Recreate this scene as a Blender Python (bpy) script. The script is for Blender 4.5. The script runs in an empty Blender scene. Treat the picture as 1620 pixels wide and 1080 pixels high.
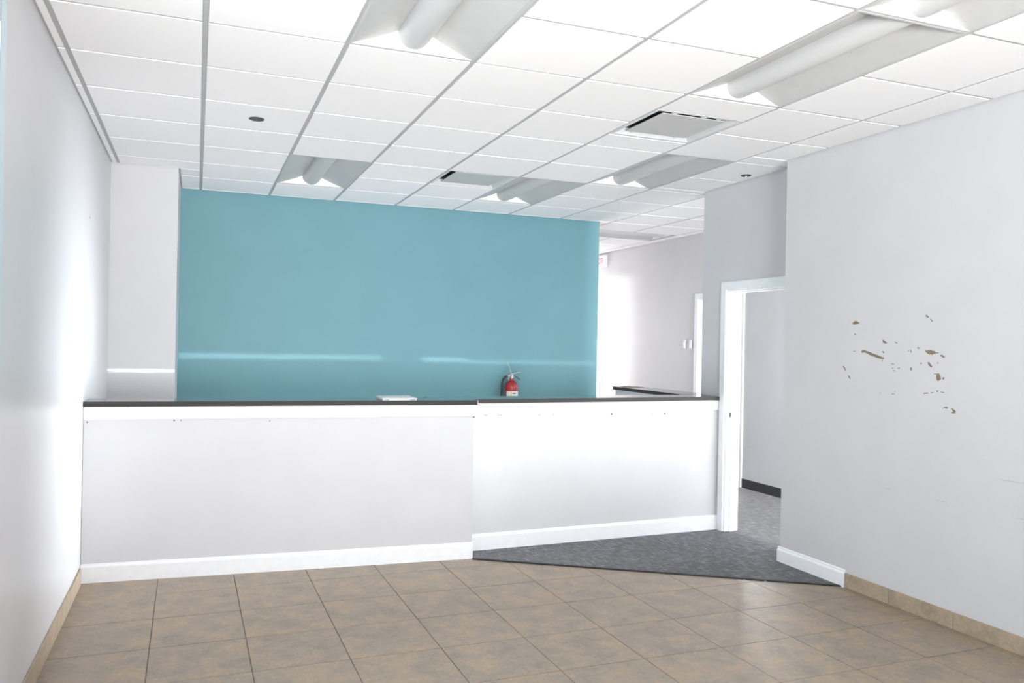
import bpy, bmesh, math, random
from math import sin, cos, pi, radians
from mathutils import Vector, Matrix
random.seed(7)
S = bpy.context.scene
COL = S.collection

# ------------------------------------------------------------------ camera
H = 1.555
F, YAW, PITCH, ROLL = 1288.5, .3698, .0013, .0191
cam_d = bpy.data.cameras.new('camera'); cam = bpy.data.objects.new('camera', cam_d); COL.objects.link(cam)
cam_d.sensor_width = 36; cam_d.lens = F / 1620 * 36; cam_d.clip_start = .05
wv = Vector((sin(YAW)*cos(PITCH), cos(YAW)*cos(PITCH), sin(PITCH)))
rv = Vector((cos(YAW), -sin(YAW), 0)); uv = rv.cross(wv)
r2 = rv*cos(ROLL) + uv*sin(ROLL); u2 = -rv*sin(ROLL) + uv*cos(ROLL)
m = Matrix((r2, u2, -wv)).transposed().to_4x4(); m.translation = (0, 0, H)
cam.matrix_world = m
S.camera = cam

# ------------------------------------------------------------------ world, exposure, daylight, added fill lamps
S.view_settings.view_transform = 'Standard'; S.view_settings.look = 'None'
S.view_settings.gamma = 1; S.view_settings.use_curve_mapping = False
S.view_settings.exposure = -0.03
w = bpy.data.worlds.new('sky'); S.world = w; w.use_nodes = True
w.node_tree.nodes['Background'].inputs[0].default_value = (.62, .78, 1, 1)
w.node_tree.nodes['Background'].inputs[1].default_value = 1.0

def area(name, loc, direction, sx, sy, power, col=(1, 1, 1), spread=180, diffuse=1, spec=1):
    l = bpy.data.lights.new(name, 'AREA'); l.shape = 'RECTANGLE'; l.size = sx; l.size_y = sy
    l.energy = power; l.color = col; l.spread = radians(spread)
    l.diffuse_factor = diffuse; l.specular_factor = spec
    o = bpy.data.objects.new(name, l); COL.objects.link(o); o.location = loc
    o.rotation_euler = Vector(direction).to_track_quat('-Z', 'Z' if abs(direction[2]) < .9 else 'Y').to_euler()
    return o
COOL = (.97, .98, 1.0)
area('daylight_front', (1.75, -3.35, 1.45), (0, 1, 0.0), 4.3, 2.4, 30, COOL)
area('ground_bounce_fill', (1.1, -3.05, .95), (.04, .87, .48), 2.2, 1.3, 228, (1, .99, .985), spread=85, spec=.15)  # lamp added inside the window to brighten the ceiling, like light off the ground
area('fill_behind_counter', (1.7, 6.95, .30), (0, 0, 1), 3.8, 1.0, 34, (.97, .98, 1))  # added upward lamp to lift the far ceiling and teal wall; no window here
area('daylight_left', (-1.0, 1.85, 1.4), (1, .12, 0.0), 2.7, 2.5, 90, COOL)
area('daylight_corridor', (5.92, 5.12, 1.10), (-1, .02, 0), .90, 1.9, 64, (.92, .96, 1.0), spread=32)
area('fill_rear_end', (4.9, 12.85, 1.5), (-.1, -1, 0), 1.3, 1.8, 105, (1, .98, .97))  # added lamp before the blank rear wall, brightening the back ceiling and corridor
area('daylight_corridor_front', (4.75, 1.6, 1.4), (.33, 1, 0), .8, 1.8, 135, (1, .98, .96), spread=80)
area('fill_doorway', (4.72, 5.02, 1.25), (-1, .42, -.35), .45, 1.8, 32, (.95, .97, 1))  # added lamp hidden in the corridor to brighten the counter end and carpet
area('daylight_rear', (.5, 10.62, 1.1), (1, -.02, 0), .28, 1.5, 200, (1, .97, .92))
area('daylight_office', (7.4, 9.4, 2.6), (0, -.3, -1), 1.6, 1.6, 700, (.95, .97, 1))
sun_d = bpy.data.lights.new('sun', 'SUN'); sun = bpy.data.objects.new('sun', sun_d); COL.objects.link(sun)
sun_d.energy = 2.0; sun_d.angle = radians(1.0); sun_d.color = (1, .95, .93)
SUN_EL = radians(25.5)
sun.rotation_euler = Vector((.10*cos(SUN_EL), cos(SUN_EL), -sin(SUN_EL))).to_track_quat('-Z', 'Y').to_euler()

# ------------------------------------------------------------------ materials
def mat(name, col, rough=.5, spec=.5, metal=0, coat=0, col2=None, nscale=8, bump=0, bscale=200, detail=4,
        stretch=None, rand=0, lo=.35, hi=.65, spec_rough=None):
    m = bpy.data.materials.new(name); m.use_nodes = True
    n, L = m.node_tree.nodes, m.node_tree.links
    b = n['Principled BSDF']; b.inputs['Roughness'].default_value = rough
    b.inputs['Metallic'].default_value = metal
    b.inputs['Specular IOR Level'].default_value = spec
    b.inputs['Coat Weight'].default_value = coat
    tc = n.new('ShaderNodeTexCoord'); src = tc.outputs['Object']
    if stretch:
        mp = n.new('ShaderNodeMapping'); mp.inputs['Scale'].default_value = stretch
        L.new(src, mp.inputs[0]); src = mp.outputs[0]
    if col2 or bump:
        if rand:
            oi = n.new('ShaderNodeObjectInfo'); ma = n.new('ShaderNodeVectorMath'); ma.operation = 'SCALE'
            cb = n.new('ShaderNodeCombineXYZ')
            for i in range(3): L.new(oi.outputs['Random'], cb.inputs[i])
            ma.inputs['Scale'].default_value = 37; L.new(cb.outputs[0], ma.inputs[0])
            ad = n.new('ShaderNodeVectorMath'); L.new(src, ad.inputs[0]); L.new(ma.outputs[0], ad.inputs[1]); src = ad.outputs[0]
    if col2:
        no = n.new('ShaderNodeTexNoise'); no.inputs['Scale'].default_value = nscale; no.inputs['Detail'].default_value = detail
        L.new(src, no.inputs[0])
        rp = n.new('ShaderNodeValToRGB'); rp.color_ramp.elements[0].position = lo; rp.color_ramp.elements[1].position = hi
        rp.color_ramp.elements[0].color = (*col, 1); rp.color_ramp.elements[1].color = (*col2, 1)
        L.new(no.outputs['Fac'], rp.inputs[0]); L.new(rp.outputs[0], b.inputs['Base Color'])
    else:
        b.inputs['Base Color'].default_value = (*col, 1)
    if bump:
        nb = n.new('ShaderNodeTexNoise'); nb.inputs['Scale'].default_value = bscale; nb.inputs['Detail'].default_value = 3
        L.new(src, nb.inputs[0])
        bp = n.new('ShaderNodeBump'); bp.inputs['Strength'].default_value = bump; bp.inputs['Distance'].default_value = .002
        L.new(nb.outputs['Fac'], bp.inputs['Height']); L.new(bp.outputs[0], b.inputs['Normal'])
    return m

def v3(c, k): return tuple(min(1, x*k) for x in c)
GREY = (.605, .602, .618)
M = {}
M['wall'] = mat('grey_wall_paint', GREY, .55, .35, col2=v3(GREY, 1.03), nscale=3, bump=.25, bscale=260)
M['wall_left'] = mat('satin_grey_wall_paint', GREY, .33, .6, col2=v3(GREY, 1.03), nscale=3, bump=.12, bscale=120)
M['teal'] = mat('teal_wall_paint', (.145, .315, .355), .5, .35, col2=(.152, .326, .367), nscale=3, bump=.25, bscale=260)
M['trim'] = mat('white_semigloss_trim', (.90, .91, .93), .35, .5, col2=(.87, .88, .90), nscale=20)
M['tile_ceiling'] = mat('mineral_fibre_ceiling_tile', (.86, .855, .865), .9, .1, col2=(.89, .885, .895), nscale=900, bump=.5, bscale=420, rand=1)
M['tee'] = mat('grey_painted_grid_metal', (.42, .42, .425), .55, .3, col2=(.45, .45, .455), nscale=30)
M['fixture'] = mat('grey_shaded_enamel', (.50, .50, .50), .45, .4, col2=(.52, .52, .52), nscale=12)  # enamel greyed: reflector shade put into the colour; also the vent plate's grey
M['endplate'] = mat('lit_white_enamel', (.84, .84, .84), .4, .4, col2=(.86, .86, .86), nscale=12)  # same enamel made lighter, as if lit by the windows it faces
M['lens'] = mat('frosted_acrylic_lens', (.54, .54, .545), .4, .4, col2=(.56, .56, .565), nscale=300)
M['vent_white'] = mat('light_grey_vent_metal', (.60, .61, .62), .5, .4, col2=(.63, .64, .65), nscale=20)
M['plenum'] = mat('dark_plenum_void', (.06, .06, .06), .9, .1, col2=(.05, .05, .05), nscale=6)
M['dark_metal'] = mat('dark_grey_metal', (.06, .06, .065), .5, .4, col2=(.08, .08, .08), nscale=50)
M['granite'] = mat('polished_black_granite', (.018, .018, .019), .12, .5, col2=(.04, .04, .042), nscale=500, detail=2)
M['granite_edge'] = mat('honed_black_granite_edge', (.036, .035, .034), .55, .2, col2=(.05, .049, .047), nscale=400, detail=2)
M['carpet_strip'] = mat('black_rubber_edge_strip', (.018, .018, .02), .6, .3, col2=(.025, .025, .026), nscale=40)
M['rubber_base'] = mat('dark_rubber_cove_base', (.035, .035, .036), .5, .3, col2=(.042, .042, .043), nscale=20)
M['grout'] = mat('dark_floor_grout', (.13, .115, .10), .9, .1, col2=(.20, .18, .16), nscale=6, bump=.4)
M['red'] = mat('glossy_red_enamel', (.36, .012, .015), .22, .6, col2=(.40, .014, .018), nscale=10, coat=.5)
M['chrome'] = mat('brushed_steel', (.42, .42, .42), .35, .5, metal=1, col2=(.5, .5, .5), nscale=60)
M['hose'] = mat('black_rubber_hose', (.03, .03, .032), .45, .4, col2=(.04, .04, .04), nscale=60)
M['label'] = mat('printed_white_label', (.78, .78, .74), .5, .4, col2=(.70, .71, .72), nscale=30)
M['yellow'] = mat('yellow_print', (.72, .60, .10), .5, .4, col2=(.62, .52, .08), nscale=50)
M['ink'] = mat('grey_print', (.10, .10, .12), .5, .3, col2=(.2, .2, .22), nscale=80)
M['plastic'] = mat('white_plastic', (.78, .79, .80), .4, .5, col2=(.75, .76, .77), nscale=20)
M['blue_clip'] = mat('blue_grey_plastic', (.22, .27, .42), .4, .5, col2=(.25, .3, .44), nscale=20)
M['paper'] = mat('brown_paper', (.30, .23, .17), .8, .2, col2=(.38, .30, .23), nscale=20)
M['board'] = mat('bare_brown_drywall_paper', (.27, .215, .15), .9, .1, col2=(.22, .17, .12), nscale=60)
M['faint_scuff'] = mat('faint_grey_scuff', (.44, .44, .44), .9, .1, col2=(.52, .52, .52), nscale=90)
M['scuff'] = mat('grey_scuff', (.28, .27, .26), .9, .1, col2=(.20, .19, .18), nscale=90)
M['exit_red'] = mat('red_sign_print', (.65, .03, .03), .5, .3, col2=(.6, .03, .03), nscale=20)
M['frame_blue'] = mat('pale_anodised_window_frame', (.55, .66, .72), .4, .5, col2=(.58, .69, .75), nscale=10)
M['asphalt'] = mat('outdoor_paving', (.30, .30, .30), .9, .1, col2=(.35, .35, .34), nscale=3)

def glass_mat():
    m = bpy.data.materials.new('clear_window_glass'); m.use_nodes = True
    n, L = m.node_tree.nodes, m.node_tree.links; n.clear()
    o = n.new('ShaderNodeOutputMaterial'); mx = n.new('ShaderNodeMixShader'); t = n.new('ShaderNodeBsdfTransparent')
    g = n.new('ShaderNodeBsdfGlossy'); g.inputs['Roughness'].default_value = .02
    t.inputs[0].default_value = (.93, .96, .95, 1); mx.inputs[0].default_value = .06
    L.new(t.outputs[0], mx.inputs[1]); L.new(g.outputs[0], mx.inputs[2]); L.new(mx.outputs[0], o.inputs[0])
    return m
M['glass'] = glass_mat()

def stone_mat(name, cols, rough=.43, sc=6.5, vert=False):
    m = bpy.data.materials.new(name); m.use_nodes = True
    n, L = m.node_tree.nodes, m.node_tree.links
    b = n['Principled BSDF']; b.inputs['Roughness'].default_value = rough; b.inputs['Specular IOR Level'].default_value = .45
    tc = n.new('ShaderNodeTexCoord'); oi = n.new('ShaderNodeObjectInfo')
    cb = n.new('ShaderNodeCombineXYZ')
    for i in range(3): L.new(oi.outputs['Random'], cb.inputs[i])
    sc_ = n.new('ShaderNodeVectorMath'); sc_.operation = 'SCALE'; sc_.inputs['Scale'].default_value = 53; L.new(cb.outputs[0], sc_.inputs[0])
    ad = n.new('ShaderNodeVectorMath'); L.new(tc.outputs['Object'], ad.inputs[0]); L.new(sc_.outputs[0], ad.inputs[1])
    def noise(s, d, dist=0):
        x = n.new('ShaderNodeTexNoise'); x.inputs['Scale'].default_value = s; x.inputs['Detail'].default_value = d
        x.inputs['Distortion'].default_value = dist; x.inputs['Roughness'].default_value = .68
        L.new(ad.outputs[0], x.inputs[0]); return x
    a = noise(sc, 12, .35); c = noise(sc*5, 10, .8); d = noise(sc*7, 6)
    rp = n.new('ShaderNodeValToRGB'); e = rp.color_ramp.elements
    e[0].position = .33; e[0].color = (*cols[0], 1); e[1].position = .66; e[1].color = (*cols[2], 1)
    k = e.new(.5); k.color = (*cols[1], 1)
    L.new(a.outputs['Fac'], rp.inputs[0])
    r3 = n.new('ShaderNodeValToRGB'); r3.color_ramp.elements[0].position = .62; r3.color_ramp.elements[1].position = .75
    r3.color_ramp.elements[0].color = (0, 0, 0, 1); r3.color_ramp.elements[1].color = (.35, .35, .35, 1)
    L.new(c.outputs['Fac'], r3.inputs[0])
    mx = n.new('ShaderNodeMix'); mx.data_type = 'RGBA'; L.new(r3.outputs[0], mx.inputs[0])
    L.new(rp.outputs[0], mx.inputs[6]); mx.inputs[7].default_value = (*cols[3], 1)
    mu = n.new('ShaderNodeMix'); mu.data_type = 'RGBA'; mu.blend_type = 'MULTIPLY'; mu.inputs[0].default_value = 1
    mr = n.new('ShaderNodeMapRange'); mr.inputs[1].default_value = .3; mr.inputs[2].default_value = .7
    mr.inputs[3].default_value = .88; mr.inputs[4].default_value = 1.12; L.new(d.outputs['Fac'], mr.inputs[0])
    L.new(mx.outputs[2], mu.inputs[6]); L.new(mr.outputs[0], mu.inputs[7]); L.new(mu.outputs[2], b.inputs['Base Color'])
    bp = n.new('ShaderNodeBump'); bp.inputs['Strength'].default_value = .18; bp.inputs['Distance'].default_value = .003
    L.new(c.outputs['Fac'], bp.inputs['Height']); L.new(bp.outputs[0], b.inputs['Normal'])
    return m
M['floor_tile'] = stone_mat('beige_stone_floor_tile', [(.235, .20, .163), (.30, .243, .185), (.37, .275, .182), (.47, .43, .37)])
M['base_tile'] = stone_mat('beige_stone_base_tile', [(.30, .24, .17), (.38, .31, .23), (.44, .34, .23), (.52, .47, .4)], sc=9)

def carpet_mat():
    m = bpy.data.materials.new('charcoal_loop_carpet'); m.use_nodes = True
    n, L = m.node_tree.nodes, m.node_tree.links
    b = n['Principled BSDF']; b.inputs['Roughness'].default_value = .95; b.inputs['Specular IOR Level'].default_value = .1
    b.inputs['Sheen Weight'].default_value = .25
    tc = n.new('ShaderNodeTexCoord')
    def ns(rot, scale, s):
        mp = n.new('ShaderNodeMapping'); mp.inputs['Rotation'].default_value = (0, 0, rot); mp.inputs['Scale'].default_value = scale
        L.new(tc.outputs['Object'], mp.inputs[0])
        x = n.new('ShaderNodeTexNoise'); x.inputs['Scale'].default_value = s; x.inputs['Detail'].default_value = 2
        L.new(mp.outputs[0], x.inputs[0]); return x
    a = ns(.25, (1, 6, 1), 10); c = ns(0, (7, 1, 1), 9); f = ns(0, (1, 1, 1), 2.2)
    mx = n.new('ShaderNodeMath'); mx.operation = 'MAXIMUM'; L.new(a.outputs['Fac'], mx.inputs[0]); L.new(c.outputs['Fac'], mx.inputs[1])
    rp = n.new('ShaderNodeValToRGB'); e = rp.color_ramp.elements
    e[0].position = .50; e[0].color = (.018, .019, .021, 1); e[1].position = .72; e[1].color = (.13, .137, .152, 1)
    L.new(mx.outputs[0], rp.inputs[0])
    mu = n.new('ShaderNodeMix'); mu.data_type = 'RGBA'; mu.blend_type = 'MULTIPLY'; mu.inputs[0].default_value = 1
    mr = n.new('ShaderNodeMapRange'); mr.inputs[1].default_value = .3; mr.inputs[2].default_value = .7
    mr.inputs[3].default_value = .85; mr.inputs[4].default_value = 1.15; L.new(f.outputs['Fac'], mr.inputs[0])
    L.new(rp.outputs[0], mu.inputs[6]); L.new(mr.outputs[0], mu.inputs[7]); L.new(mu.outputs[2], b.inputs['Base Color'])
    bp = n.new('ShaderNodeBump'); bp.inputs['Strength'].default_value = .6; bp.inputs['Distance'].default_value = .004
    L.new(mx.outputs[0], bp.inputs['Height']); L.new(bp.outputs[0], b.inputs['Normal'])
    return m
M['carpet'] = carpet_mat()

# ------------------------------------------------------------------ helpers
class MB:
    def __init__(s): s.v = []; s.f = []; s.m = []
    def poly(s, pts, faces, mi=0):
        k = len(s.v); s.v += [tuple(p) for p in pts]
        for f in faces: s.f.append([k+i for i in f]); s.m.append(mi)
        return s
    def box(s, x0, x1, y0, y1, z0, z1, mi=0):
        return s.prism([(x0, y0), (x1, y0), (x1, y1), (x0, y1)], z0, z1, mi)
    def prism(s, pts, z0, z1, mi=0):           # ccw polygon in xy
        n = len(pts)
        P = [(x, y, z0) for x, y in pts] + [(x, y, z1) for x, y in pts]
        Fc = [list(range(n))[::-1], [n+i for i in range(n)]]
        Fc += [[i, (i+1) % n, n+(i+1) % n, n+i] for i in range(n)]
        return s.poly(P, Fc, mi)
    def ext(s, pts, axis, a0, a1, mi=0):       # profile in the two other axes, extruded along axis
        n = len(pts)
        def mk(p, a):
            return (a, p[0], p[1]) if axis == 'x' else (p[0], a, p[1])
        P = [mk(p, a0) for p in pts] + [mk(p, a1) for p in pts]
        Fc = [list(range(n))[::-1], [n+i for i in range(n)]] + [[i, (i+1) % n, n+(i+1) % n, n+i] for i in range(n)]
        return s.poly(P, Fc, mi)
    def tube(s, pts, r, seg=10, mi=0):
        pts = [Vector(p) for p in pts]; R = r if isinstance(r, (list, tuple)) else [r]*len(pts)
        k = len(s.v); up = Vector((0, 0, 1)); n = len(pts)
        for i, p in enumerate(pts):
            t = (pts[min(i+1, n-1)] - pts[max(i-1, 0)]).normalized()
            a = t.cross(up if abs(t.dot(up)) < .95 else Vector((1, 0, 0))).normalized(); b_ = t.cross(a)
            for j in range(seg):
                q = p + (a*cos(2*pi*j/seg) + b_*sin(2*pi*j/seg))*R[i]; s.v.append(tuple(q))
        for i in range(n-1):
            for j in range(seg):
                s.f.append([k+i*seg+j, k+i*seg+(j+1) % seg, k+(i+1)*seg+(j+1) % seg, k+(i+1)*seg+j]); s.m.append(mi)
        s.f.append([k+j for j in range(seg)][::-1]); s.m.append(mi)
        s.f.append([k+(n-1)*seg+j for j in range(seg)]); s.m.append(mi)
        return s
    def lathe(s, prof, c=(0, 0), seg=28, mi=0, a0=0, a1=2*pi):
        k = len(s.v); full = abs(a1-a0-2*pi) < 1e-6; ns = seg if full else seg+1
        for (r, z) in prof:
            for j in range(ns):
                a = a0+(a1-a0)*j/seg; s.v.append((c[0]+r*cos(a), c[1]+r*sin(a), z))
        for i in range(len(prof)-1):
            for j in range(seg):
                j2 = (j+1) % ns
                s.f.append([k+i*ns+j, k+i*ns+j2, k+(i+1)*ns+j2, k+(i+1)*ns+j]); s.m.append(mi)
        return s
    def mesh(s, name, mats):
        me = bpy.data.meshes.new(name); me.from_pydata(s.v, [], s.f)
        for mm in (mats if isinstance(mats, (list, tuple)) else [mats]): me.materials.append(mm)
        me.polygons.foreach_set('material_index', s.m)
        b = bmesh.new(); b.from_mesh(me); bmesh.ops.remove_doubles(b, verts=b.verts, dist=1e-6)
        bmesh.ops.recalc_face_normals(b, faces=b.faces); b.to_mesh(me); b.free(); me.update()
        return me
def obj(name, mb, mats, parent=None, smooth=False, bevel=0, seg=2):
    me = mb.mesh(name, mats) if isinstance(mb, MB) else mb
    o = bpy.data.objects.new(name, me); COL.objects.link(o)
    if parent: o.parent = parent
    if smooth:
        for p in me.polygons: p.use_smooth = True
        try: me.set_sharp_from_angle(angle=radians(40))
        except Exception: pass
    if bevel:
        bm = o.modifiers.new('bevel', 'BEVEL'); bm.width = bevel; bm.segments = seg; bm.limit_method = 'ANGLE'
    return o
def struct(name, mb, mats, parent=None, **k):
    o = obj(name, mb, mats, parent, **k)
    if not parent: o['kind'] = 'structure'
    return o
def thing(name, label, cat, loc=(0, 0, 0), rz=0, group=None):
    o = bpy.data.objects.new(name, None); COL.objects.link(o); o.empty_display_size = .05
    o.location = loc; o.rotation_euler = (0, 0, rz); tag(o, label, cat, group); return o
def tag(o, label, cat, group=None):
    o['label'] = label; o['category'] = cat
    if group: o['group'] = group
    return o

# ------------------------------------------------------------------ dimensions
ZC = 2.9125                                   # ceiling tile face
XL, XR, XD, XB = -.65, 3.978, 4.155, 5.644    # left, right, doorway wall, corridor wall
XD2 = 4.282
YF, YR, YDE, YS, YT = -3.2, 4.80, 6.09, 7.13, 8.083
YE = 13.0
U = .6096; GX, GY = .0132, 3.7707
ZS = ZC + .16                                 # walls run up past the ceiling

# ------------------------------------------------------------------ walls
def wall_boxes(*bx):
    mb = MB()
    for b in bx: mb.box(*b)
    return mb
# left wall with the window opening y .55..3.29
WY0, WY1, WZ0, WZ1 = .55, 3.262, .12, 2.66
wl = struct('wall_left', wall_boxes((XL-.15, XL, YF, WY0, 0, ZS), (XL-.15, XL, WY1, YT+.1, 0, ZS),
       (XL-.15, XL, WY0, WY1, 0, WZ0), (XL-.15, XL, WY0, WY1, WZ1, ZS)), M['wall_left'])
win = struct('window_1', MB().box(XL-.13, XL+.012, WY1-.05, WY1+.045, WZ0-.03, WZ1+.045).box(XL-.13, XL+.012, WY0-.045, WY0+.05, WZ0-.03, WZ1+.045)
       .box(XL-.13, XL+.012, WY0+.05, WY1-.05, WZ1-.05, WZ1+.045).box(XL-.13, XL+.012, WY0+.05, WY1-.05, WZ0-.03, WZ0+.05), M['frame_blue'], bevel=.003)
obj('window_mullion', MB().box(XL-.11, XL-.03, 1.87, 1.93, WZ0+.05, WZ1-.05), M['frame_blue'], win)
obj('window_pane', MB().box(XL-.075, XL-.069, WY0+.05, 1.87, WZ0+.05, WZ1-.05), M['glass'], win)
obj('window_pane', MB().box(XL-.075, XL-.069, 1.93, WY1-.05, WZ0+.05, WZ1-.05), M['glass'], win)
# small mark on left wall
obj('paint_fleck', MB().box(XL, XL+.0015, 5.835, 5.852, 2.300, 2.308), M['scuff'], wl)['label'] = 'tiny dark fleck on left wall'

# front (street) wall behind the camera with three shopfront windows
fw = MB().box(XL, XR, YF-.15, YF, 2.68, ZS).box(XL, XR, YF-.15, YF, 0, .2)
for x0, x1 in ((XL, XL+.2), (XR-.2, XR)): fw.box(x0, x1, YF-.15, YF, .2, 2.68)
struct('wall_front', fw, M['wall'])
w2 = struct('window_2', MB().box(XL+.2, XR-.2, YF-.12, YF-.02, .2, .26).box(XL+.2, XR-.2, YF-.12, YF-.02, 2.62, 2.68)
       .box(XL+.2, XL+.26, YF-.12, YF-.02, .26, 2.62).box(XR-.26, XR-.2, YF-.12, YF-.02, .26, 2.62), M['frame_blue'])
xs = [XL+.26, XL+1.63, XL+3.0, XR-.26]
for i in range(3):
    obj('window_pane', MB().box(xs[i]+.03, xs[i+1]-.03, YF-.075, YF-.069, .26, 2.62), M['glass'], w2)
    if i: obj('window_mullion', MB().box(xs[i]-.03, xs[i]+.03, YF-.11, YF-.03, .26, 2.62), M['frame_blue'], w2)
struct('floor_outside', MB().box(-9, 12, -14, YF-.16, -.1, -.02), M['asphalt'])

# right wall (its far end is a free corner), doorway wall, corridor wall
wr = struct('wall_right', wall_boxes((XR, XD2, YF-.15, YR, 0, ZS)), M['wall'])
DY0, DY1, DZ = 4.865, 5.735, 2.035           # doorway 1 clear opening
wd = struct('wall_doorway', wall_boxes((XD, XD2, YR, DY0, 0, ZS), (XD, XD2, DY1, YDE, 0, ZS), (XD, XD2, DY0, DY1, DZ, ZS)), M['wall'])
D2Y0, D2Y1, D2Z = 7.52, 8.35, 2.125           # doorway 2 in the corridor wall
D3Y0, D3Y1, D3Z = 4.66, 5.60, 2.05            # doorway 3 (daylight comes through it)
wb = struct('wall_corridor', wall_boxes((XB, XB+.14, 1.5, D3Y0, 0, ZS), (XB, XB+.14, D3Y1, D2Y0, 0, ZS), (XB, XB+.14, D2Y1, YE, 0, ZS),
       (XB, XB+.14, D3Y0, D3Y1, D3Z, ZS), (XB, XB+.14, D2Y0, D2Y1, D2Z, ZS)), M['wall'])
struct('wall_corridor_end', wall_boxes((XD2, XB, 1.4, 1.5, 0, ZS)), M['wall'])
# stub pier at the left and the teal wall; rear room walls, some shaped for the light
struct('wall_pier', wall_boxes((XL, -.157, YS, YT, 0, ZS)), M['wall'])
wt = struct('wall_back', wall_boxes((XL, 4.147, YT, YT+.012, 0, ZS)), M['teal'])
struct('wall_light_block', wall_boxes((XL, 4.143, YT+.012, 10.2, 0, ZS)), M['wall'])  # unseen block; its far corner is set to cut the rear light sharply
struct('wall_rear', wall_boxes((-1, XB+.14, YE, YE+.1, 0, ZS)), M['wall'])
struct('wall_light_header', wall_boxes((4.0, 4.147, 10.2, YE, 2.12, ZS), (4.0, 4.147, 12.6, YE, 0, 2.12)), M['wall'])  # unseen header added to cut off the top of the rear light
# office beyond doorway 2 and room beyond doorway 3
struct('wall_office', wall_boxes((9.0, 9.1, 5.9, 13, 0, ZS), (XB+.14, 9.0, 12.2, 12.3, 0, ZS), (XB+.14, 9.0, 5.9, 6.0, 0, ZS)), M['wall'])
obj('cove_base', MB().box(8.985, 9.0, 6, 12.2, 0, .11).box(XB+.14, 9, 12.185, 12.2, 0, .11), M['rubber_base'], bpy.data.objects['wall_office'])

# doorway trims
def casing(name, xface, sgn, y0, y1, z, wdt=.062, th=.018, x_other=None):
    """painted casing round an opening in a wall whose face is x = xface; sgn -1 = projects to -x"""
    xa, xb = sorted((xface, xface + sgn*th))
    fr = struct(name, MB().box(min(xface, x_other), max(xface, x_other), y1-.018, y1+.001, 0, z)
                .box(min(xface, x_other), max(xface, x_other), y0-.001, y0+.018, 0, z)
                .box(min(xface, x_other), max(xface, x_other), y0+.018, y1-.018, z-.018, z+.001), M['trim'], bevel=.0015)
    obj('side_casing', MB().box(xa, xb, y1-.006, y1+wdt, 0, z-.006), M['trim'], fr, bevel=.003)
    obj('side_casing', MB().box(xa, xb, y0-wdt, y0+.006, 0, z-.006), M['trim'], fr, bevel=.003)
    obj('head_casing', MB().box(xa, xb, y0-wdt, y1+wdt, z-.006, z+wdt), M['trim'], fr, bevel=.003)
    return fr
d1 = casing('door_1', XD, -1, DY0, DY1, DZ, x_other=XD2)
obj('side_casing', MB().box(XD2, XD2+.018, DY1-.006, DY1+.062, 0, DZ), M['trim'], d1, bevel=.003)
xm = (XD+XD2)/2
obj('door_stop', MB().box(xm-.02, xm+.02, DY1-.030, DY1-.018, 0, DZ-.018).box(xm-.02, xm+.02, DY0+.03, DY1-.03, DZ-.030, DZ-.018), M['trim'], d1, bevel=.002)
o = obj('strike_plate', MB().box(XD+.028, XD+.046, DY1-.0195, DY1-.0178, .962, 1.002), M['dark_metal'], d1, bevel=.004); o['label'] = 'small dark latch hole in white door jamb'
obj('screw_hole', MB().box(XD+.032, XD+.037, DY1-.0195, DY1-.0178, 1.958, 1.964), M['dark_metal'], d1)
casing('door_2', XB, -1, D2Y0, D2Y1, D2Z, x_other=XB+.14)
casing('door_3', XB, -1, D3Y0, D3Y1, D3Z, x_other=XB+.14)
# cove base along the corridor wall
struct('baseboard_corridor', MB().box(XB-.006, XB, D3Y1+.063, D2Y0-.063, .006, .105).box(XB-.006, XB, D2Y1+.063, YE, .006, .105).box(XB-.006, XB, 1.5, D3Y0-.063, .006, .105), M['rubber_base'])
# light switch pair beside doorway 2
sw = thing('wall_switch', 'pair of small white switch boxes on grey wall beside the far bright doorway', 'switch', (XB, 8.56, 1.575))
for dy in (.072, -.062):
    b = obj('switch_box', MB().box(-.016, 0, dy-.022, dy+.022, -.055, .055), M['plastic'], sw, bevel=.004)
    obj('switch_lever', MB().box(-.022, -.016, dy-.008, dy+.008, -.015, .018), M['plastic'], b)
obj('joining_plate', MB().box(-.004, 0, -.04, .05, -.05, .035), M['chrome'], sw)

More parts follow.
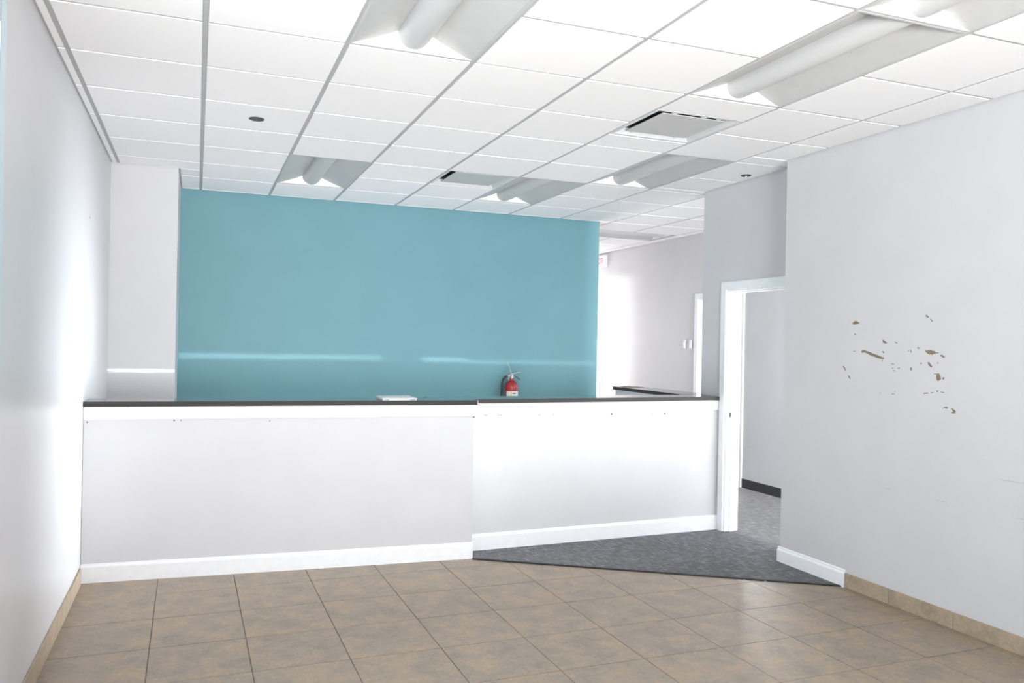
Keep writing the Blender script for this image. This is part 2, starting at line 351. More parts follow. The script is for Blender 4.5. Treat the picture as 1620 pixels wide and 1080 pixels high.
# peeled paint on the right wall: thin exposed patches of brown board
CH = [[(4.144, 1.721), (4.125, 1.736), (4.108, 1.738), (4.079, 1.725), (4.089, 1.717), (4.125, 1.713)], [(3.573, 1.759), (3.562, 1.763), (3.548, 1.752), (3.551, 1.745), (3.567, 1.75)], [(3.541, 1.742), (3.533, 1.738), (3.519, 1.724), (3.526, 1.722), (3.536, 1.733)], [(3.889, 1.619), (3.875, 1.613), (3.851, 1.596), (3.868, 1.592), (3.887, 1.598)], [(4.062, 1.54), (4.049, 1.551), (4.033, 1.549), (3.958, 1.529), (3.89, 1.509), (3.874, 1.506), (3.879, 1.496), (3.901, 1.497), (3.969, 1.513), (4.033, 1.536), (4.051, 1.532)], [(3.574, 1.558), (3.559, 1.554), (3.542, 1.558), (3.533, 1.555), (3.526, 1.559), (3.518, 1.553), (3.508, 1.555), (3.494, 1.546), (3.498, 1.536), (3.511, 1.537), (3.522, 1.529), (3.529, 1.535), (3.539, 1.532), (3.552, 1.537), (3.565, 1.547)], [(3.465, 1.531), (3.453, 1.533), (3.443, 1.525), (3.432, 1.52), (3.441, 1.515), (3.462, 1.523)], [(3.553, 1.486), (3.542, 1.488), (3.528, 1.475), (3.518, 1.46), (3.529, 1.458), (3.543, 1.469)], [(3.488, 1.423), (3.473, 1.426), (3.462, 1.412), (3.457, 1.393), (3.474, 1.382), (3.487, 1.385), (3.49, 1.404)], [(3.893, 1.544), (3.882, 1.546), (3.871, 1.538), (3.88, 1.534)], [(3.675, 1.452), (3.667, 1.454), (3.661, 1.443), (3.667, 1.431), (3.676, 1.439)], [(3.819, 1.471), (3.796, 1.47), (3.793, 1.465), (3.814, 1.466)], [(3.806, 1.429), (3.786, 1.429), (3.785, 1.424), (3.805, 1.425)], [(4.123, 1.655), (4.112, 1.656), (4.11, 1.649), (4.118, 1.648)], [(3.627, 1.572), (3.611, 1.573), (3.613, 1.563), (3.623, 1.564)], [(3.696, 1.55), (3.686, 1.552), (3.687, 1.546)], [(3.681, 1.556), (3.671, 1.557), (3.667, 1.542), (3.677, 1.541), (3.674, 1.55)], [(3.799, 1.604), (3.783, 1.603), (3.769, 1.594), (3.781, 1.593)], [(3.433, 1.235), (3.418, 1.24), (3.406, 1.232), (3.416, 1.226), (3.429, 1.228)], [(3.391, 1.232), (3.378, 1.23), (3.356, 1.216), (3.361, 1.206), (3.386, 1.204), (3.388, 1.208), (3.372, 1.212), (3.379, 1.222)], [(3.58, 1.303), (3.561, 1.309), (3.542, 1.309), (3.545, 1.304), (3.571, 1.301)], [(3.527, 1.312), (3.508, 1.315), (3.508, 1.311), (3.525, 1.308)], [(3.488, 1.323), (3.479, 1.328), (3.474, 1.321), (3.482, 1.316)], [(3.459, 1.321), (3.435, 1.319), (3.437, 1.315), (3.456, 1.317)], [(4.219, 1.443), (4.209, 1.442), (4.187, 1.414), (4.194, 1.412)], [(4.173, 1.383), (4.16, 1.382), (4.148, 1.361), (4.157, 1.361), (4.167, 1.371)], [(3.448, 1.401), (3.439, 1.406), (3.433, 1.399), (3.442, 1.39), (3.448, 1.393)], [(3.605, 1.481), (3.593, 1.483), (3.591, 1.476), (3.6, 1.474)], [(3.488, 1.485), (3.475, 1.488), (3.479, 1.48)], [(3.812, 1.285), (3.8, 1.288), (3.787, 1.29), (3.79, 1.285), (3.808, 1.281)], [(3.792, 1.304), (3.784, 1.306), (3.785, 1.299)], [(3.812, 1.444), (3.801, 1.447), (3.802, 1.438), (3.809, 1.438)], [(3.764, 1.448), (3.753, 1.451), (3.756, 1.44), (3.762, 1.437)], [(3.494, 1.545), (3.478, 1.547), (3.478, 1.541), (3.491, 1.54)], [(3.893, 1.49), (3.882, 1.49), (3.886, 1.483)], [(4.128, 1.542), (4.111, 1.545), (4.113, 1.539), (4.125, 1.537)], [(3.51, 1.422), (3.488, 1.423), (3.488, 1.419), (3.505, 1.419)], [(3.906, 1.286), (3.898, 1.286), (3.899, 1.28)], [(3.446, 1.227), (3.433, 1.233), (3.433, 1.23), (3.444, 1.224)]]
ch_parent = wr
for i, pl in enumerate(CH):
    # (y, z) outline; a torn rim that stands a hair proud of the paint
    n = len(pl); cy = sum(p[0] for p in pl)/n; cz = sum(p[1] for p in pl)/n
    pts = []
    for k in range(n):
        a, b = pl[k], pl[(k+1) % n]
        L_ = math.hypot(a[0]-b[0], a[1]-b[1]); q = max(1, int(L_/.010))
        for t in range(q):
            jit = .0016 if t else 0
            pts.append((a[0]+(b[0]-a[0])*t/q + random.uniform(-jit, jit), a[1]+(b[1]-a[1])*t/q + random.uniform(-jit, jit)))
    big = (max(p[0] for p in pl)-min(p[0] for p in pl)) > .03
    obj('peeled_paint_patch', MB().ext(pts, 'x', XR-.0012, XR+.0005), M['board'] if big else M['scuff'], wr)
for (y0, y1, z) in ((3.404, 3.440, .697), (3.450, 3.476, .698), (3.80, 3.849, .6975), (2.947, 3.088, .878), (2.943, 2.985, .6965)):
    obj('scuff_mark', MB().ext([(y0, z), (y1, z+.0012), (y1, z+.003), ((y0+y1)/2, z+.0045), (y0, z+.002)], 'x', XR-.001, XR+.0005), M['faint_scuff'], wr)

# baseboards
prof = [(0, 0), (-.016, 0), (-.016, .088), (-.013, .096), (-.008, .100), (-.008, .108), (-.004, .113), (0, .115)]
bb = MB(); Y0, Y1 = 4.162, YR+.016
bb.poly([(XR+p[0], Y0, p[1]) for p in prof]+[(XR+p[0], Y1, p[1]) for p in prof],
        [[0, 1, 2, 3, 4, 5, 6, 7], [15, 14, 13, 12, 11, 10, 9, 8]]+[[i, (i+1) % 8, 8+(i+1) % 8, 8+i] for i in range(8)])
bb.box(XR, XD-.001, YR, YR+.015, 0, .11)
struct('baseboard_right', bb, M['trim'])
tb = struct('baseboard_right_tiled', MB().box(XR-.003, XR, YF, 4.16, 0, .094), M['grout'])
y = 4.158
k = 0
while y > YF+.05:
    y0 = max(YF, y-.4572+.0)
    if k == 0: y0 = y-.36
    obj('base_tile', MB().box(XR-.011, XR-.001, y0+.0015, y-.0015, .001, .096), M['base_tile'], tb, bevel=.0012); y = y0; k += 1
tl = struct('baseboard_left_tiled', MB().box(XL, XL+.003, YF, 5.68, 0, .103), M['grout'])
y = 5.66
while y > YF+.05:
    y0 = max(YF, y-.4572)
    obj('base_tile', MB().box(XL+.001, XL+.012, y0+.0015, y-.0015, .001, .105), M['base_tile'], tl, bevel=.0012); y = y0

# ------------------------------------------------------------------ floor
FS, FPHI, FX, FY = .4572, .0089, -.6507, 4.8711
flo = struct('floor', MB().box(-3, 9.1, YF-.15, 13.2, -.12, -.0035), M['grout'])
def clip(poly, a, b, c):      # keep a*x+b*y<=c
    out = []
    for i in range(len(poly)):
        p, q = poly[i], poly[(i+1) % len(poly)]
        dp, dq = a*p[0]+b*p[1]-c, a*q[0]+b*q[1]-c
        if dp <= 0: out.append(p)
        if dp*dq < 0:
            t = dp/(dp-dq); out.append((p[0]+(q[0]-p[0])*t, p[1]+(q[1]-p[1])*t))
    return out
# carpet edge runs from the counter step to the end of the white baseboard
CE0, CE1 = (1.873, 5.530), (4.00, 4.172)
cd = Vector((CE1[0]-CE0[0], CE1[1]-CE0[1])).normalized(); cn = (-cd.y, cd.x)   # normal pointing to the carpet (+y side)
for i in range(-1, 12):
    for j in range(-3, 19):
        g = .0022
        c = [(i*FS+g, -(j+1)*FS+g), ((i+1)*FS-g, -(j+1)*FS+g), ((i+1)*FS-g, -j*FS-g), (i*FS+g, -j*FS-g)]
        c = [(FX + x*cos(FPHI)-y_*sin(FPHI), FY + x*sin(FPHI)+y_*cos(FPHI)) for x, y_ in c]
        c = clip(c, -1, 0, -XL); c = clip(c, 1, 0, XR) if c else c; c = clip(c, 0, 1, 5.72) if c else c; c = clip(c, 0, -1, -YF) if c else c
        if c: c = clip(c, cn[0], cn[1], cn[0]*CE0[0]+cn[1]*CE0[1]+.003)
        if len(c) < 3: continue
        ar = abs(sum(c[k][0]*c[(k+1) % len(c)][1]-c[(k+1) % len(c)][0]*c[k][1] for k in range(len(c))))/2
        if ar < .0008: continue
        cx, cy = sum(p[0] for p in c)/len(c), sum(p[1] for p in c)/len(c)
        o = obj('floor_tile', MB().prism([(p[0]-cx, p[1]-cy) for p in c], -.011, 0), M['floor_tile'], flo)
        o.location = (cx, cy, random.uniform(-.0006, .0004))
        o.rotation_euler = (random.uniform(-.0008, .0008), random.uniform(-.0008, .0008), 0)
# carpet
cp = MB().prism([(CE0[0], CE0[1]), (CE1[0], CE1[1]), (CE1[0], YR-.2), (XD2, YR-.2), (XD2, 1.5), (9.0, 1.5), (9.0, 12.2), (4.0, YE), (-.65, YE), (-.65, 5.9), (1.88, 5.9)], -.003, .006)
co = struct('floor_carpet', cp, M['carpet'])
seams = MB()
for t in ((2.55, 5.085, 2.66, 5.77), (3.46, 4.52, 3.57, 5.8)):
    pass
q = MB(); dx, dy = cd.x, cd.y; px_, py_ = -cn[0], -cn[1]
a = CE0; b = (CE1[0], CE1[1])
q.prism([(a[0]+px_*.014, a[1]+py_*.014), (b[0]+px_*.014, b[1]+py_*.014), (b[0]-px_*.006, b[1]-py_*.006), (a[0]-px_*.006, a[1]-py_*.006)], -.002, .008)
struct('trim_1', q, M['carpet_strip'], bevel=.002)
# chips of white grout dust by the carpet edge
for (x, y_) in ((3.405, 4.512), (3.44, 4.50), (3.60, 4.42), (3.56, 4.435)):
    pts = [(x+random.uniform(.006, .016)*cos(t*pi/3), y_+random.uniform(.004, .01)*sin(t*pi/3)) for t in range(6)]
    obj('plaster_crumb', MB().prism(pts, 0, .0015), M['plastic'], flo)

# ------------------------------------------------------------------ ceiling
cl = struct('ceiling', MB().box(-3, 9.1, YF-.15, 13.2, ZS, ZS+.1), M['tile_ceiling'])
regs = [(XL, XR, YF, YR), (XL, XD, YR, YDE), (XL, XB, YDE, YS), (-.157, XB, YS, YT), (4.147, XB, YT, YE), (XD2, XB, 1.5, YDE)]
# cells taken by things: (column, first row, rows)
troffers = [(1, -2, 'troffer light nearest the left of the ceiling, with its near half out of the picture'),
            (4, -2, 'long troffer light above the right side, beside the square vent near the right wall'),
            (4, -4, 'troffer light at the top right corner of the picture, end to end with another'),
            (1, 4, 'small distant troffer light over the left of the teal wall'),
            (4, 4, 'distant troffer light right beside the far square vent'),
            (5, 2, 'troffer light before the grey doorway wall, between the round sprinkler plate and the vent')]
taken = set()
for c, r, _ in troffers: taken |= {(c, r), (c, r+1)}
taken |= {(3, 4), (7, 8), (8, 8)}
ZT = ZC
TH = .016; G = .0125
full = MB().box(-U/2+G, U/2-G, -U/2+G, U/2-G, 0, .010).box(-U/2+.005, U/2-.005, -U/2+.005, U/2-.005, .0101, .018).mesh('ceiling_tile', M['tile_ceiling'])
def overlap(a, b): return (max(a[0], b[0]), min(a[1], b[1]), max(a[2], b[2]), min(a[3], b[3]))
def tile(x0, x1, y0, y1, fullcell):
    gx0 = G if abs((x0-GX)/U-round((x0-GX)/U)) < .01 else .012
    if fullcell:
        o = obj('ceiling_tile', full, None, cl); o.location = ((x0+x1)/2, (y0+y1)/2, ZT)
        o.rotation_euler = (random.uniform(-.0022, .0022), random.uniform(-.0022, .0022), random.uniform(-.003, .003))
    else:
        if x1-x0 < .03 or y1-y0 < .03: return
        cx, cy = (x0+x1)/2, (y0+y1)/2
        o = obj('ceiling_tile', MB().box(x0-cx+G, x1-cx-G, y0-cy+G, y1-cy-G, 0, .010).box(x0-cx+.005, x1-cx-.005, y0-cy+.005, y1-cy-.005, .0101, .018), M['tile_ceiling'], cl)
        o.location = (cx, cy, ZT); o.rotation_euler = (random.uniform(-.001, .001), random.uniform(-.001, .001), 0)
def place_cell(x0, x1, y0, y1):
    ov = [overlap((x0, x1, y0, y1), r) for r in regs]
    ov = [o for o in ov if o[1]-o[0] > .004 and o[3]-o[2] > .004]
    if not ov: return
    bx = (min(o[0] for o in ov), max(o[1] for o in ov), min(o[2] for o in ov), max(o[3] for o in ov))
    ar = sum((o[1]-o[0])*(o[3]-o[2]) for o in ov)
    if abs(ar - (bx[1]-bx[0])*(bx[3]-bx[2])) < .004:
        tile(*bx, abs(bx[1]-bx[0]-U) < .002 and abs(bx[3]-bx[2]-U) < .002)
    else:
        for o in ov: tile(*o, False)
for c in range(-2, 10):
    for r in range(-12, 16):
        if (c, r) in taken: continue
        x0, y0 = GX+c*U, GY+r*U
        if c == 4 and r == 0: place_cell(x0, x0+U, y0, y0+U/2); continue
        if c == 4 and r == 1: place_cell(x0, x0+U, y0+U/2, y0+U); continue
        place_cell(x0, x0+U, y0, y0+U)
# exposed grid: main tees along y, cross tees along x
ZG = ZC+.0042
def in_reg(x, y, pad=0): return any(r[0]-pad <= x <= r[1]+pad and r[2]-pad <= y <= r[3]+pad for r in regs)
for c in range(-1, 10):
    x = GX+c*U
    runs = []; st = None; y = YF
    while y < YE:
        ok = in_reg(x, y) and not (c == 8 and GY+8*U < y < GY+9*U)
        if ok and st is None: st = y
        if not ok and st is not None: runs.append((st, y)); st = None
        y += .05
    if st is not None: runs.append((st, YE))
    mb = MB()
    for a, b in runs: mb.box(x-.012, x+.012, a, b, ZG, ZG+.001).box(x-.001, x+.001, a, b, ZG+.001, ZG+.04)
    obj('ceiling_tee', mb, M['tee'], cl)
for r in range(-11, 16):
    y = GY+r*U
    if y > YE: continue
    segs = []
    for c in range(-2, 10):
        x0, x1 = max(GX+c*U, XL), min(GX+(c+1)*U, XB)
        if (c, r) in taken and (c, r-1) in taken and not (c == 4 and r in (-2,)) and not c in (7, 8) and c != 3: continue
        if c == 4 and r == 1: continue
        xm_ = [x for x in [x0+(x1-x0)*(k+.5)/12 for k in range(12)] if in_reg(x, y)]
        if not xm_: continue
        h = (x1-x0)/24; segs.append((xm_[0]-h, xm_[-1]+h))
    mg = []
    for a, b in segs:
        if mg and a-mg[-1][1] < .04: mg[-1] = (mg[-1][0], b)
        else: mg.append((a, b))
    mb = MB()
    for a, b in mg: mb.box(a, b, y-.012, y+.012, ZG+.0003, ZG+.0013)
    if mg: obj('ceiling_tee', mb, M['tee'], cl)
x0 = GX+4*U
for k in (.5, 1.5):
    y = GY+k*U; obj('ceiling_tee', MB().box(x0, x0+U, y-.012, y+.012, ZG+.0003, ZG+.0013), M['tee'], cl)
# wall angles
wa = 0.022
def wangle(x0, x1, y0, y1): obj('wall_angle', MB().box(x0, x1, y0, y1, ZG, ZG+.001), M['tee'], cl)
wangle(XL, XL+wa, YF, YS); wangle(XR-.010, XR, YF, YR); wangle(XR, XD, YR, YR+.01)
wangle(XD-.010, XD, YR+.01, YDE); wangle(XL+wa, -.157+.012, YS-.010, YS); wangle(-.157, -.157+wa, YS, YT)
wangle(-.157+wa, 4.147, YT-.010, YT); wangle(XB-.012, XB, YDE, YE)
# thin grey line along the walls is the wall angle's own colour

# round plates in the ceiling
def round_plate(x, y, r, label, cat, ring):
    t = thing('ceiling_disc', label, cat, (x, y, ZC))
    obj('rim', MB().lathe([(r, .001), (r, -.003), (r*.9, -.006), (r*.82, -.004), (r*.80, .0)], seg=32), M['dark_metal'], t, smooth=True)
    obj('plate', MB().lathe([(r*.82, -.0015), (r*.4, -.002 if not ring else -.006), (0.0001, -.002 if not ring else -.006)], seg=32), M['dark_metal'], t, smooth=True)
    if ring:
        obj('sprinkler_tip', MB().lathe([(.0001, -.004), (.007, -.004), (.007, -.016), (.012, -.018), (.0001, -.020)], seg=16), M['plastic'], t, smooth=True)
    return t
round_plate(.325, 5.293, .047, 'round dark grey cover plate in a ceiling tile near the left wall', 'ceiling plate', False)
round_plate(4.03, 5.345, .040, 'round grey sprinkler plate with pale tip in ceiling by the doorway wall', 'sprinkler', True)

# troffer
def troffer_mesh():
    hw, L = U/2-.003, 2*U-.006
    # wings
    wings = MB()
    for s in (-1, 1):
        pr_ = []
        for k in range(9):
            t = k/8; x = hw-.012 - t*(hw-.012-.078); z = .004 + .078*(.80*t+.20*t*t)
            pr_.append((s*x, z))
        P = [(x, 0, z) for x, z in pr_]+[(x, L, z) for x, z in pr_]
        wings.poly(P, [[i, i+1, 9+i+1, 9+i] for i in range(8)])
    frame = MB()
    frame.box(-hw, -hw+.014, 0, L, .002, .010).box(hw-.014, hw, 0, L, .002, .010).box(-hw+.014, hw-.014, 0, .012, .002, .010).box(-hw+.014, hw-.014, L-.012, L, .002, .010)
    frame.box(-hw, hw, 0, .001, .010, .10).box(-hw, hw, L-.001, L, .010, .10).box(-hw, -hw+.001, 0, L, .010, .10).box(hw-.001, hw, 0, L, .010, .10).box(-hw, hw, 0, L, .10, .101)
    ends = []
    for ya, yb in ((.008, .036), (L-.008, L-.036)):
        e = MB(); P = []; n = 17
        for k in range(n):
            x = -hw+.012+(2*hw-.024)*k/(n-1); ax = abs(x)
            t = min(1, (hw-.012-ax)/(hw-.012-.078)); z = .004+.078*(.80*t+.20*t*t)
            P.append((x, ya, .004)); P.append((x, ya+(yb-ya)*(z-.004)/.08, z+.001))
        e.poly(P, [[2*k, 2*k+1, 2*k+3, 2*k+2] for k in range(n-1)]); ends.append(e)
    lens = MB(); n = 14; prf = []
    for k in range(n+1):
        a = pi*k/n; prf.append((.078*cos(a), .082-.072*sin(a)))
    sta = [(.010, .80), (.013, .92), (.022, .985), (.04, 1)]; sta += [(L-y_, s_) for y_, s_ in sta[::-1]]
    P = []
    for y_, s_ in sta:
        for x, z in prf: P.append((x*min(1, .55+.45*s_), y_, .082-(.082-z)*s_))
    lens.poly(P, [[i*(n+1)+k, i*(n+1)+k+1, (i+1)*(n+1)+k+1, (i+1)*(n+1)+k] for i in range(len(sta)-1) for k in range(n)]
              + [list(range(n+1)), [(len(sta)-1)*(n+1)+k for k in range(n+1)][::-1]])
    return frame, wings, ends, lens
fr_, wg_, en_, ln_ = troffer_mesh()
TM = [('frame', fr_.mesh('frame', M['fixture'])), ('reflector', wg_.mesh('reflector', M['fixture'])), ('end_plate', en_[0].mesh('end_plate', M['endplate'])),
      ('end_plate', en_[1].mesh('end_plate', M['endplate'])), ('lens', ln_.mesh('lens', M['lens']))]
def troffer(x, y, label, rz=0):
    t = thing('ceiling_light', label, 'light fixture', (x, y, ZC), rz, 'unlit recessed troffer lights in the ceiling')
    for nme, me in TM: obj(nme, me, None, t, smooth=(nme in ('reflector', 'lens')))
for c, r, lab in troffers:
    troffer(GX+(c+.5)*U, GY+r*U+.003, lab)
troffer(GX+9*U-.003, GY+8.5*U, 'farthest troffer light, turned crosswise, beyond the end of the teal wall', pi/2)

# square plaque vents
def vent(x, y, label):
    t = thing('ceiling_vent', label, 'vent', (x, y, ZC), 0, 'square ceiling air vents')
    h = U/2-.004
    def ring(a, b, z0, z1):
        P = [(-a, -a, z0), (a, -a, z0), (a, a, z0), (-a, a, z0), (-b, -b, z1), (b, -b, z1), (b, b, z1), (-b, b, z1)]
        return P, [[0, 1, 5, 4], [1, 2, 6, 5], [2, 3, 7, 6], [3, 0, 4, 7]]
    fm = MB().poly(*ring(h, h-.022, .001, .001)); fm.poly(*ring(h, h, .001, .010)); fm.poly(*ring(h-.022, h-.062, .001, .036))
    obj('frame', fm, M['vent_white'], t)
    obj('duct', MB().poly(*ring(h-.062, h-.080, .036, .09)).poly([(-h, -h, .09), (h, -h, .09), (h, h, .09), (-h, h, .09)], [[0, 1, 2, 3]]), M['plenum'], t)
    obj('plaque', MB().box(-.218, .218, -.218, .218, .009, .015), M['fixture'], t, bevel=.002)
    for sx, sy in ((-.15, -.232), (.05, -.232), (.16, -.232), (-.16, .232), (.16, .232)):
        obj('tab', MB().prism([(sx-.018, sy-.018), (sx+.018, sy-.018), (sx+.006, sy+.018), (sx-.006, sy+.018)], .010, .032), M['plastic'], t)
vent(GX+4.5*U, GY+1.0*U, 'square white air vent with grey plate, near the right wall')
vent(GX+3.5*U, GY+4.5*U, 'square white air vent with grey plate, far back above the teal wall')

# ------------------------------------------------------------------ exit sign
es = thing('exit_sign', 'small white exit sign with red lettering high on the far corridor wall', 'sign', (XB, 10.72, 2.70))
obj('housing', MB().box(-.055, 0, 0, .30, 0, .175), M['plastic'], es, bevel=.004)
obj('face_panel', MB().box(-.058, -.055, .012, .288, .012, .163), M['plastic'], es)
def text(body, name, size, mtl, parent, loc, rot, ext=.0008):
    c = bpy.data.curves.new(name, 'FONT'); c.body = body; c.size = size; c.extrude = ext; c.align_x = 'CENTER'; c.align_y = 'CENTER'
    o = bpy.data.objects.new(name, c); COL.objects.link(o)
    dg = bpy.context.evaluated_depsgraph_get(); me = bpy.data.meshes.new_from_object(o.evaluated_get(dg))
    bpy.data.objects.remove(o); me.materials.clear(); me.materials.append(mtl)
    o = bpy.data.objects.new(name, me); COL.objects.link(o); o.parent = parent; o.location = loc; o.rotation_euler = rot
    return o
text('EXIT', 'lettering', .125, M['exit_red'], es, (-.0585, .165, .087), (pi/2, 0, -pi/2))
chev = MB().prism([(0, 0), (.014, 0), (.032, .022), (.014, .044), (0, .044), (.018, .022)], 0, .001)
c_ = obj('arrow', chev, M['exit_red'], es); c_.rotation_euler = (pi/2, 0, -pi/2); c_.location = (-.0585, .050, .065)

# ------------------------------------------------------------------ counters
def lerp_y(x, x0, y0, x1, y1): return y0+(y1-y0)*(x-x0)/(x1-x0)
def counter(name, label, xa, ya, xb, yb, ztrim0, ztop, zbase, depth, holes, endcap=False):
    """front line (baseboard face) from (xa,ya) to (xb,yb)"""
    L_ = math.hypot(xb-xa, yb-ya); ang = math.atan2(yb-ya, xb-xa)
    t = thing(name, label, 'counter', (xa, ya, 0), ang)
    pn = obj('front_panel', MB().box(0, L_, .015, .015+depth, 0, ztop-.006), M['wall'], t)
    obj('baseboard', MB().ext([(.015, 0), (0, 0), (0, zbase-.02), (.003, zbase-.012), (.008, zbase-.008), (.010, zbase), (.015, zbase)], 'x', 0, L_ + (.0 if not endcap else .008)), M['trim'], t)
    obj('top_trim', MB().box(0, L_ + (.012 if endcap else 0), .003, .015, ztrim0, ztop), M['trim'], t, bevel=.002)
    for (x, z, r) in holes:
        r *= 1.3
        lx = (x-xa)/cos(ang)
        h = MB(); n = 8
        P = [(lx+r*cos(2*pi*k/n), .0143, z+r*sin(2*pi*k/n)) for k in range(n)]+[(lx+r*cos(2*pi*k/n), .0155, z+r*sin(2*pi*k/n)) for k in range(n)]
        h.poly(P, [list(range(n)), list(range(n, 2*n))[::-1]]+[[k, (k+1) % n, n+(k+1) % n, n+k] for k in range(n)])
        obj('screw_hole', h, M['dark_metal'], t)
    return t, ang, L_
LC = (XL+.001, 5.70, 1.868, 5.540)
tL, aL, lL = counter('reception_counter', 'left reception counter section with grey panel, standing forward on the tile floor', *LC, 1.022, 1.104, .117, .16,
        [(-.124, 1.012, .004), (-.083, 1.012, .003), (.467, 1.004, .003), (-.628, 1.006, .004)], endcap=True)
obj('end_panel', MB().box(lL, lL+.004, .015, .16, 0, 1.104), M['wall'], tL)
obj('corner_chip', MB().prism([(lL-.006, .0135), (lL+.008, .0135), (lL+.008, .0155), (lL-.006, .0155)], 1.008, 1.020), M['scuff'], tL)
RC = (1.884, 5.723, XD-.001, 5.803)
tR, aR, lR = counter('reception_counter', 'right reception counter section with grey panel, set back on the carpet next to the doorway', *RC, 1.018, 1.099, .127, .16,
        [(2.021, 1.008, .003), (2.035, 1.008, .003), (2.130, 1.007, .003), (2.147, 1.007, .003), (2.470, 1.003, .003), (2.59, 1.003, .003), (2.99, 1.000, .002), (3.11, .999, .006), (3.49, .994, .003), (3.61, .993, .006)])
# return half wall running back along the passage
rt = thing('return_counter', 'grey half wall returning backwards from the right counter section', 'counter', (3.98, 5.98, 0))
obj('side_panel', MB().box(0, .18, 0, 1.34, 0, 1.10), M['wall'], rt)
obj('end_trim', MB().box(-.004, .184, 1.34, 1.352, 0, 1.10), M['trim'], rt)
# granite slabs
def slab(label, pts, z0, z1, group='black granite counter tops'):
    mb = MB().prism(pts, z0, z1); mb.m = [1, 0] + [1]*len(pts)
    o = obj('countertop', mb, [M['granite'], M['granite_edge']], bevel=.003, seg=2)
    tag(o, label, 'countertop', None); return o
fyL = lambda x: lerp_y(x, LC[0], LC[1], LC[2], LC[3]) - .018
fyR = lambda x: lerp_y(x, RC[0], RC[1], RC[2], RC[3]) - .015
cL = slab('polished black stone top on the left counter section, running to the left wall',
     [(XL+.001, fyL(XL)), (1.885, fyL(1.885)), (1.895, fyL(1.895)+.01), (1.895, fyL(1.885)+.15), (1.60, fyL(1.60)+.29), (XL+.001, fyL(XL)+.29)], 1.104, 1.137)
cR = slab('polished black stone top on the right counter section, ending at the white door casing',
     [(1.896, fyR(1.896)), (XD-.019, fyR(4.13)), (XD-.001, 5.98), (XD-.001, 6.06), (1.62, 6.0), (1.615, 5.855), (1.898, 5.74)], 1.099, 1.131)
cT = slab('polished black stone cap on the half wall going back beside the passage',
     [(3.945, 6.0585), (XD-.0005, 6.0605), (XD-.0005, YDE+.001), (4.24, YDE+.001), (4.24, 7.33), (3.945, 7.33)], 1.100, 1.132)

# flat white tray on the counter
ty = thing('letter_tray', 'flat white plastic tray with blue-grey corner clips lying on the left counter top', 'tray', (1.333, 5.70, 1.137), -.03)
obj('base', MB().box(-.118, .118, -.135, .135, 0, .007), M['plastic'], ty, bevel=.001)
obj('lid', MB().box(-.122, .122, -.138, .138, .0085, .016), M['plastic'], ty, bevel=.0015)
for sx in (-.095, .092):
    o = obj('clip', MB().box(sx-.018, sx+.018, -.1395, -.134, .002, .010), M['blue_clip'], ty); o['label'] = 'blue-grey clip'
obj('spacer', MB().box(-.110, .110, -.13, .13, .006, .009), M['ink'], ty)
# papers on the far end of the return
pa = thing('paper_sheets', 'thin brown paper sheets left at the far end of the half wall cap', 'paper', (4.07, 7.16, 1.132))
for k, (x, y_, rz, hx, hy) in enumerate(((0, 0, .15, .10, .07), (.01, .04, -.3, .08, .06))):
    o = obj('sheet', MB().box(-hx, hx, -hy, hy, .001+k*.003, .003+k*.003), M['paper'], pa); o.location = (x, y_, 0); o.rotation_euler = (0, 0, rz)

# ------------------------------------------------------------------ fire extinguisher on the teal wall
ex = thing('fire_extinguisher', 'red fire extinguisher with white label hanging on the teal wall behind the counter', 'fire extinguisher', (3.104, YT-.085, .70))
R_ = .0695
obj('cylinder', MB().lathe([(.0001, 0), (.055, 0), (.060, .006), (.066, .02), (R_, .03), (R_, .385), (.0675, .405), (.060, .425), (.045, .442), (.028, .452), (.022, .458), (.022, .478), (.0001, .478)], seg=40), M['red'], ex, smooth=True)
lb = obj('label', MB().lathe([(R_+.0006, .12), (R_+.0006, .345)], seg=40, a0=-2.75, a1=-.35), M['label'], ex, smooth=True)
lb['label'] = 'white printed label wrapped round the cylinder'
obj('yellow_band', MB().lathe([(R_+.0011, .13), (R_+.0011, .34)], seg=6, a0=-2.08, a1=-1.86), M['yellow'], lb)
for k, (a0, a1, z0, z1) in enumerate(((-1.78, -1.25, .318, .330), (-1.72, -1.2, .29, .297), (-1.72, -1.3, .275, .281), (-1.72, -1.05, .25, .262), (-1.70, -1.1, .215, .222), (-1.70, -1.2, .195, .200), (-1.75, -1.0, .16, .172), (-2.3, -2.15, .22, .30))):
    obj('printing', MB().lathe([(R_+.0011, z0), (R_+.0011, z1)], seg=8, a0=a0, a1=a1), M['ink'], lb)
obj('valve', MB().lathe([(.0001, .474), (.020, .474), (.020, .492), (.014, .498), (.014, .520), (.0001, .522)], seg=20).box(-.05, .014, -.012, .012, .492, .514), M['chrome'], ex, smooth=True, bevel=.0015)
def bar(pts, w_, h_):
    mb = MB(); n = len(pts)
    for i in range(n-1):
        a, b = Vector(pts[i]), Vector(pts[i+1]); d = (b-a).normalized(); nrm = Vector((-d.z, 0, d.x))*h_/2
        P = []
        for p in (a, b):
            for sy in (-1, 1):
                for sn in (-1, 1): P.append(p+nrm*sn+Vector((0, sy*w_/2, 0)))
        mb.poly(P, [[0, 1, 3, 2], [4, 6, 7, 5], [0, 4, 5, 1], [2, 3, 7, 6], [0, 2, 6, 4], [1, 5, 7, 3]])
    return mb
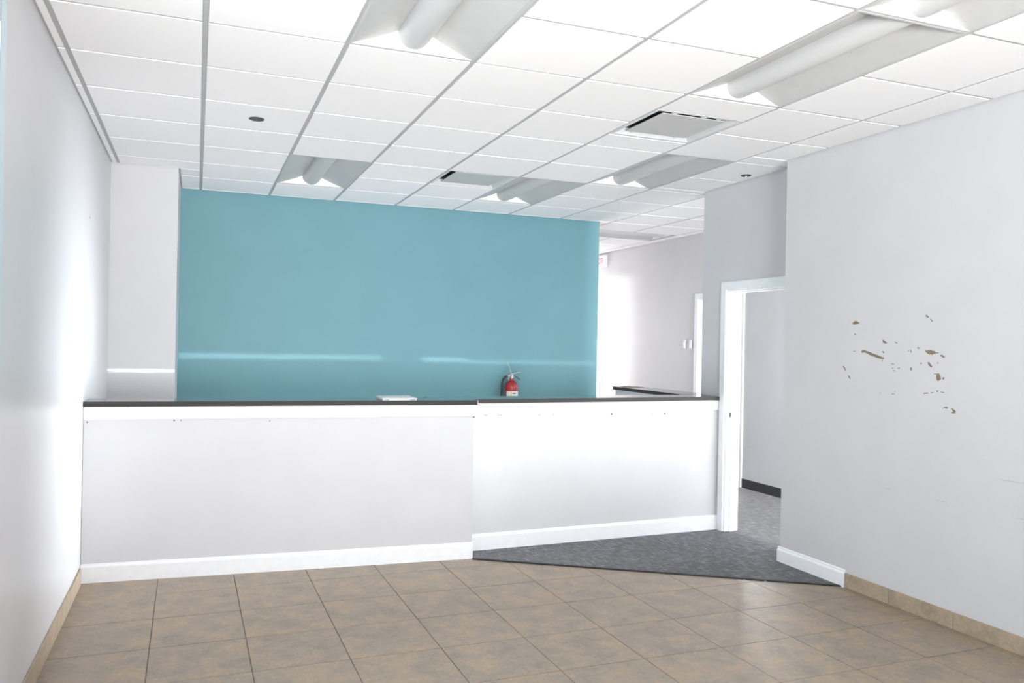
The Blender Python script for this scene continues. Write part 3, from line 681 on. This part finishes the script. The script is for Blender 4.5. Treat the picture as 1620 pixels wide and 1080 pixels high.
obj('squeeze_lever', bar([(-.022, 0, .520), (.012, 0, .528), (.085, 0, .545), (.094, 0, .543)], .022, .006), M['chrome'], ex)
obj('carry_handle', bar([(-.012, 0, .512), (.025, 0, .507), (.060, 0, .490), (.094, 0, .462)], .022, .005), M['dark_metal'], ex)
obj('pressure_gauge', MB().tube([(-.002, -.014, .500), (-.002, -.030, .500)], .014, 16), M['chrome'], ex)
obj('pull_pin', MB().tube([(-.035, -.004, .540), (-.048, -.004, .556), (-.040, -.004, .568), (-.024, -.004, .566), (-.018, -.004, .552), (-.012, 0, .530)], .002, 6), M['chrome'], ex)
hp = []
for k in range(17):
    t = k/16
    if t < .45:
        a = t/.45*pi/2; hp.append((-.045-.062*sin(a), -.004, .500-.085*(1-cos(a))))
    else:
        s_ = (t-.45)/.55; hp.append((-.107-.008*sin(s_*pi), -.006, .415-.335*s_))
obj('hose', MB().tube(hp, .0115, 12), M['hose'], ex, smooth=True)
obj('hose_nozzle', MB().tube([(-.107, -.006, .085), (-.107, -.006, .04), (-.107, -.006, .01)], [.011, .013, .017], 14), M['hose'], ex, smooth=True)
obj('wall_bracket', MB().box(-.02, .02, .070, .0848, .25, .50).box(-.012, .012, .02, .070, .462, .470), M['chrome'], ex)
obj('dark_plate', MB().prism([(.040, .030), (.066, .045), (.066, .047), (.040, .032)], .372, .445), M['ink'], ex)  # small dark upright plate beside the neck
obj('tag_tie', MB().tube([(.0, .0, .53), (-.012, .04, .60), (-.022, .082, .64)], .0012, 5), M['plastic'], ex)

# thin added lamps stand in for sunlight glancing off the counter tops
def glint(x0, x1, y0, ztarget, ytarget, power, h=.012):
    z = 1.150; d = Vector((0, ytarget-y0, ztarget-z)).normalized()
    l = area('counter_glint_lamp', ((x0+x1)/2, y0, z), d, x1-x0, h, power, (.95, .98, 1), spread=2.2)
    return l
glint(-.64, -.16, 5.95, 1.275, YS, .03)
glint(-.14, 1.735, 5.95, 1.378, YT, .14, .02)
glint(2.16, 2.63, 6.02, 1.366, YT, .04, .022)
glint(2.63, 4.13, 6.02, 1.345, YT, .065)
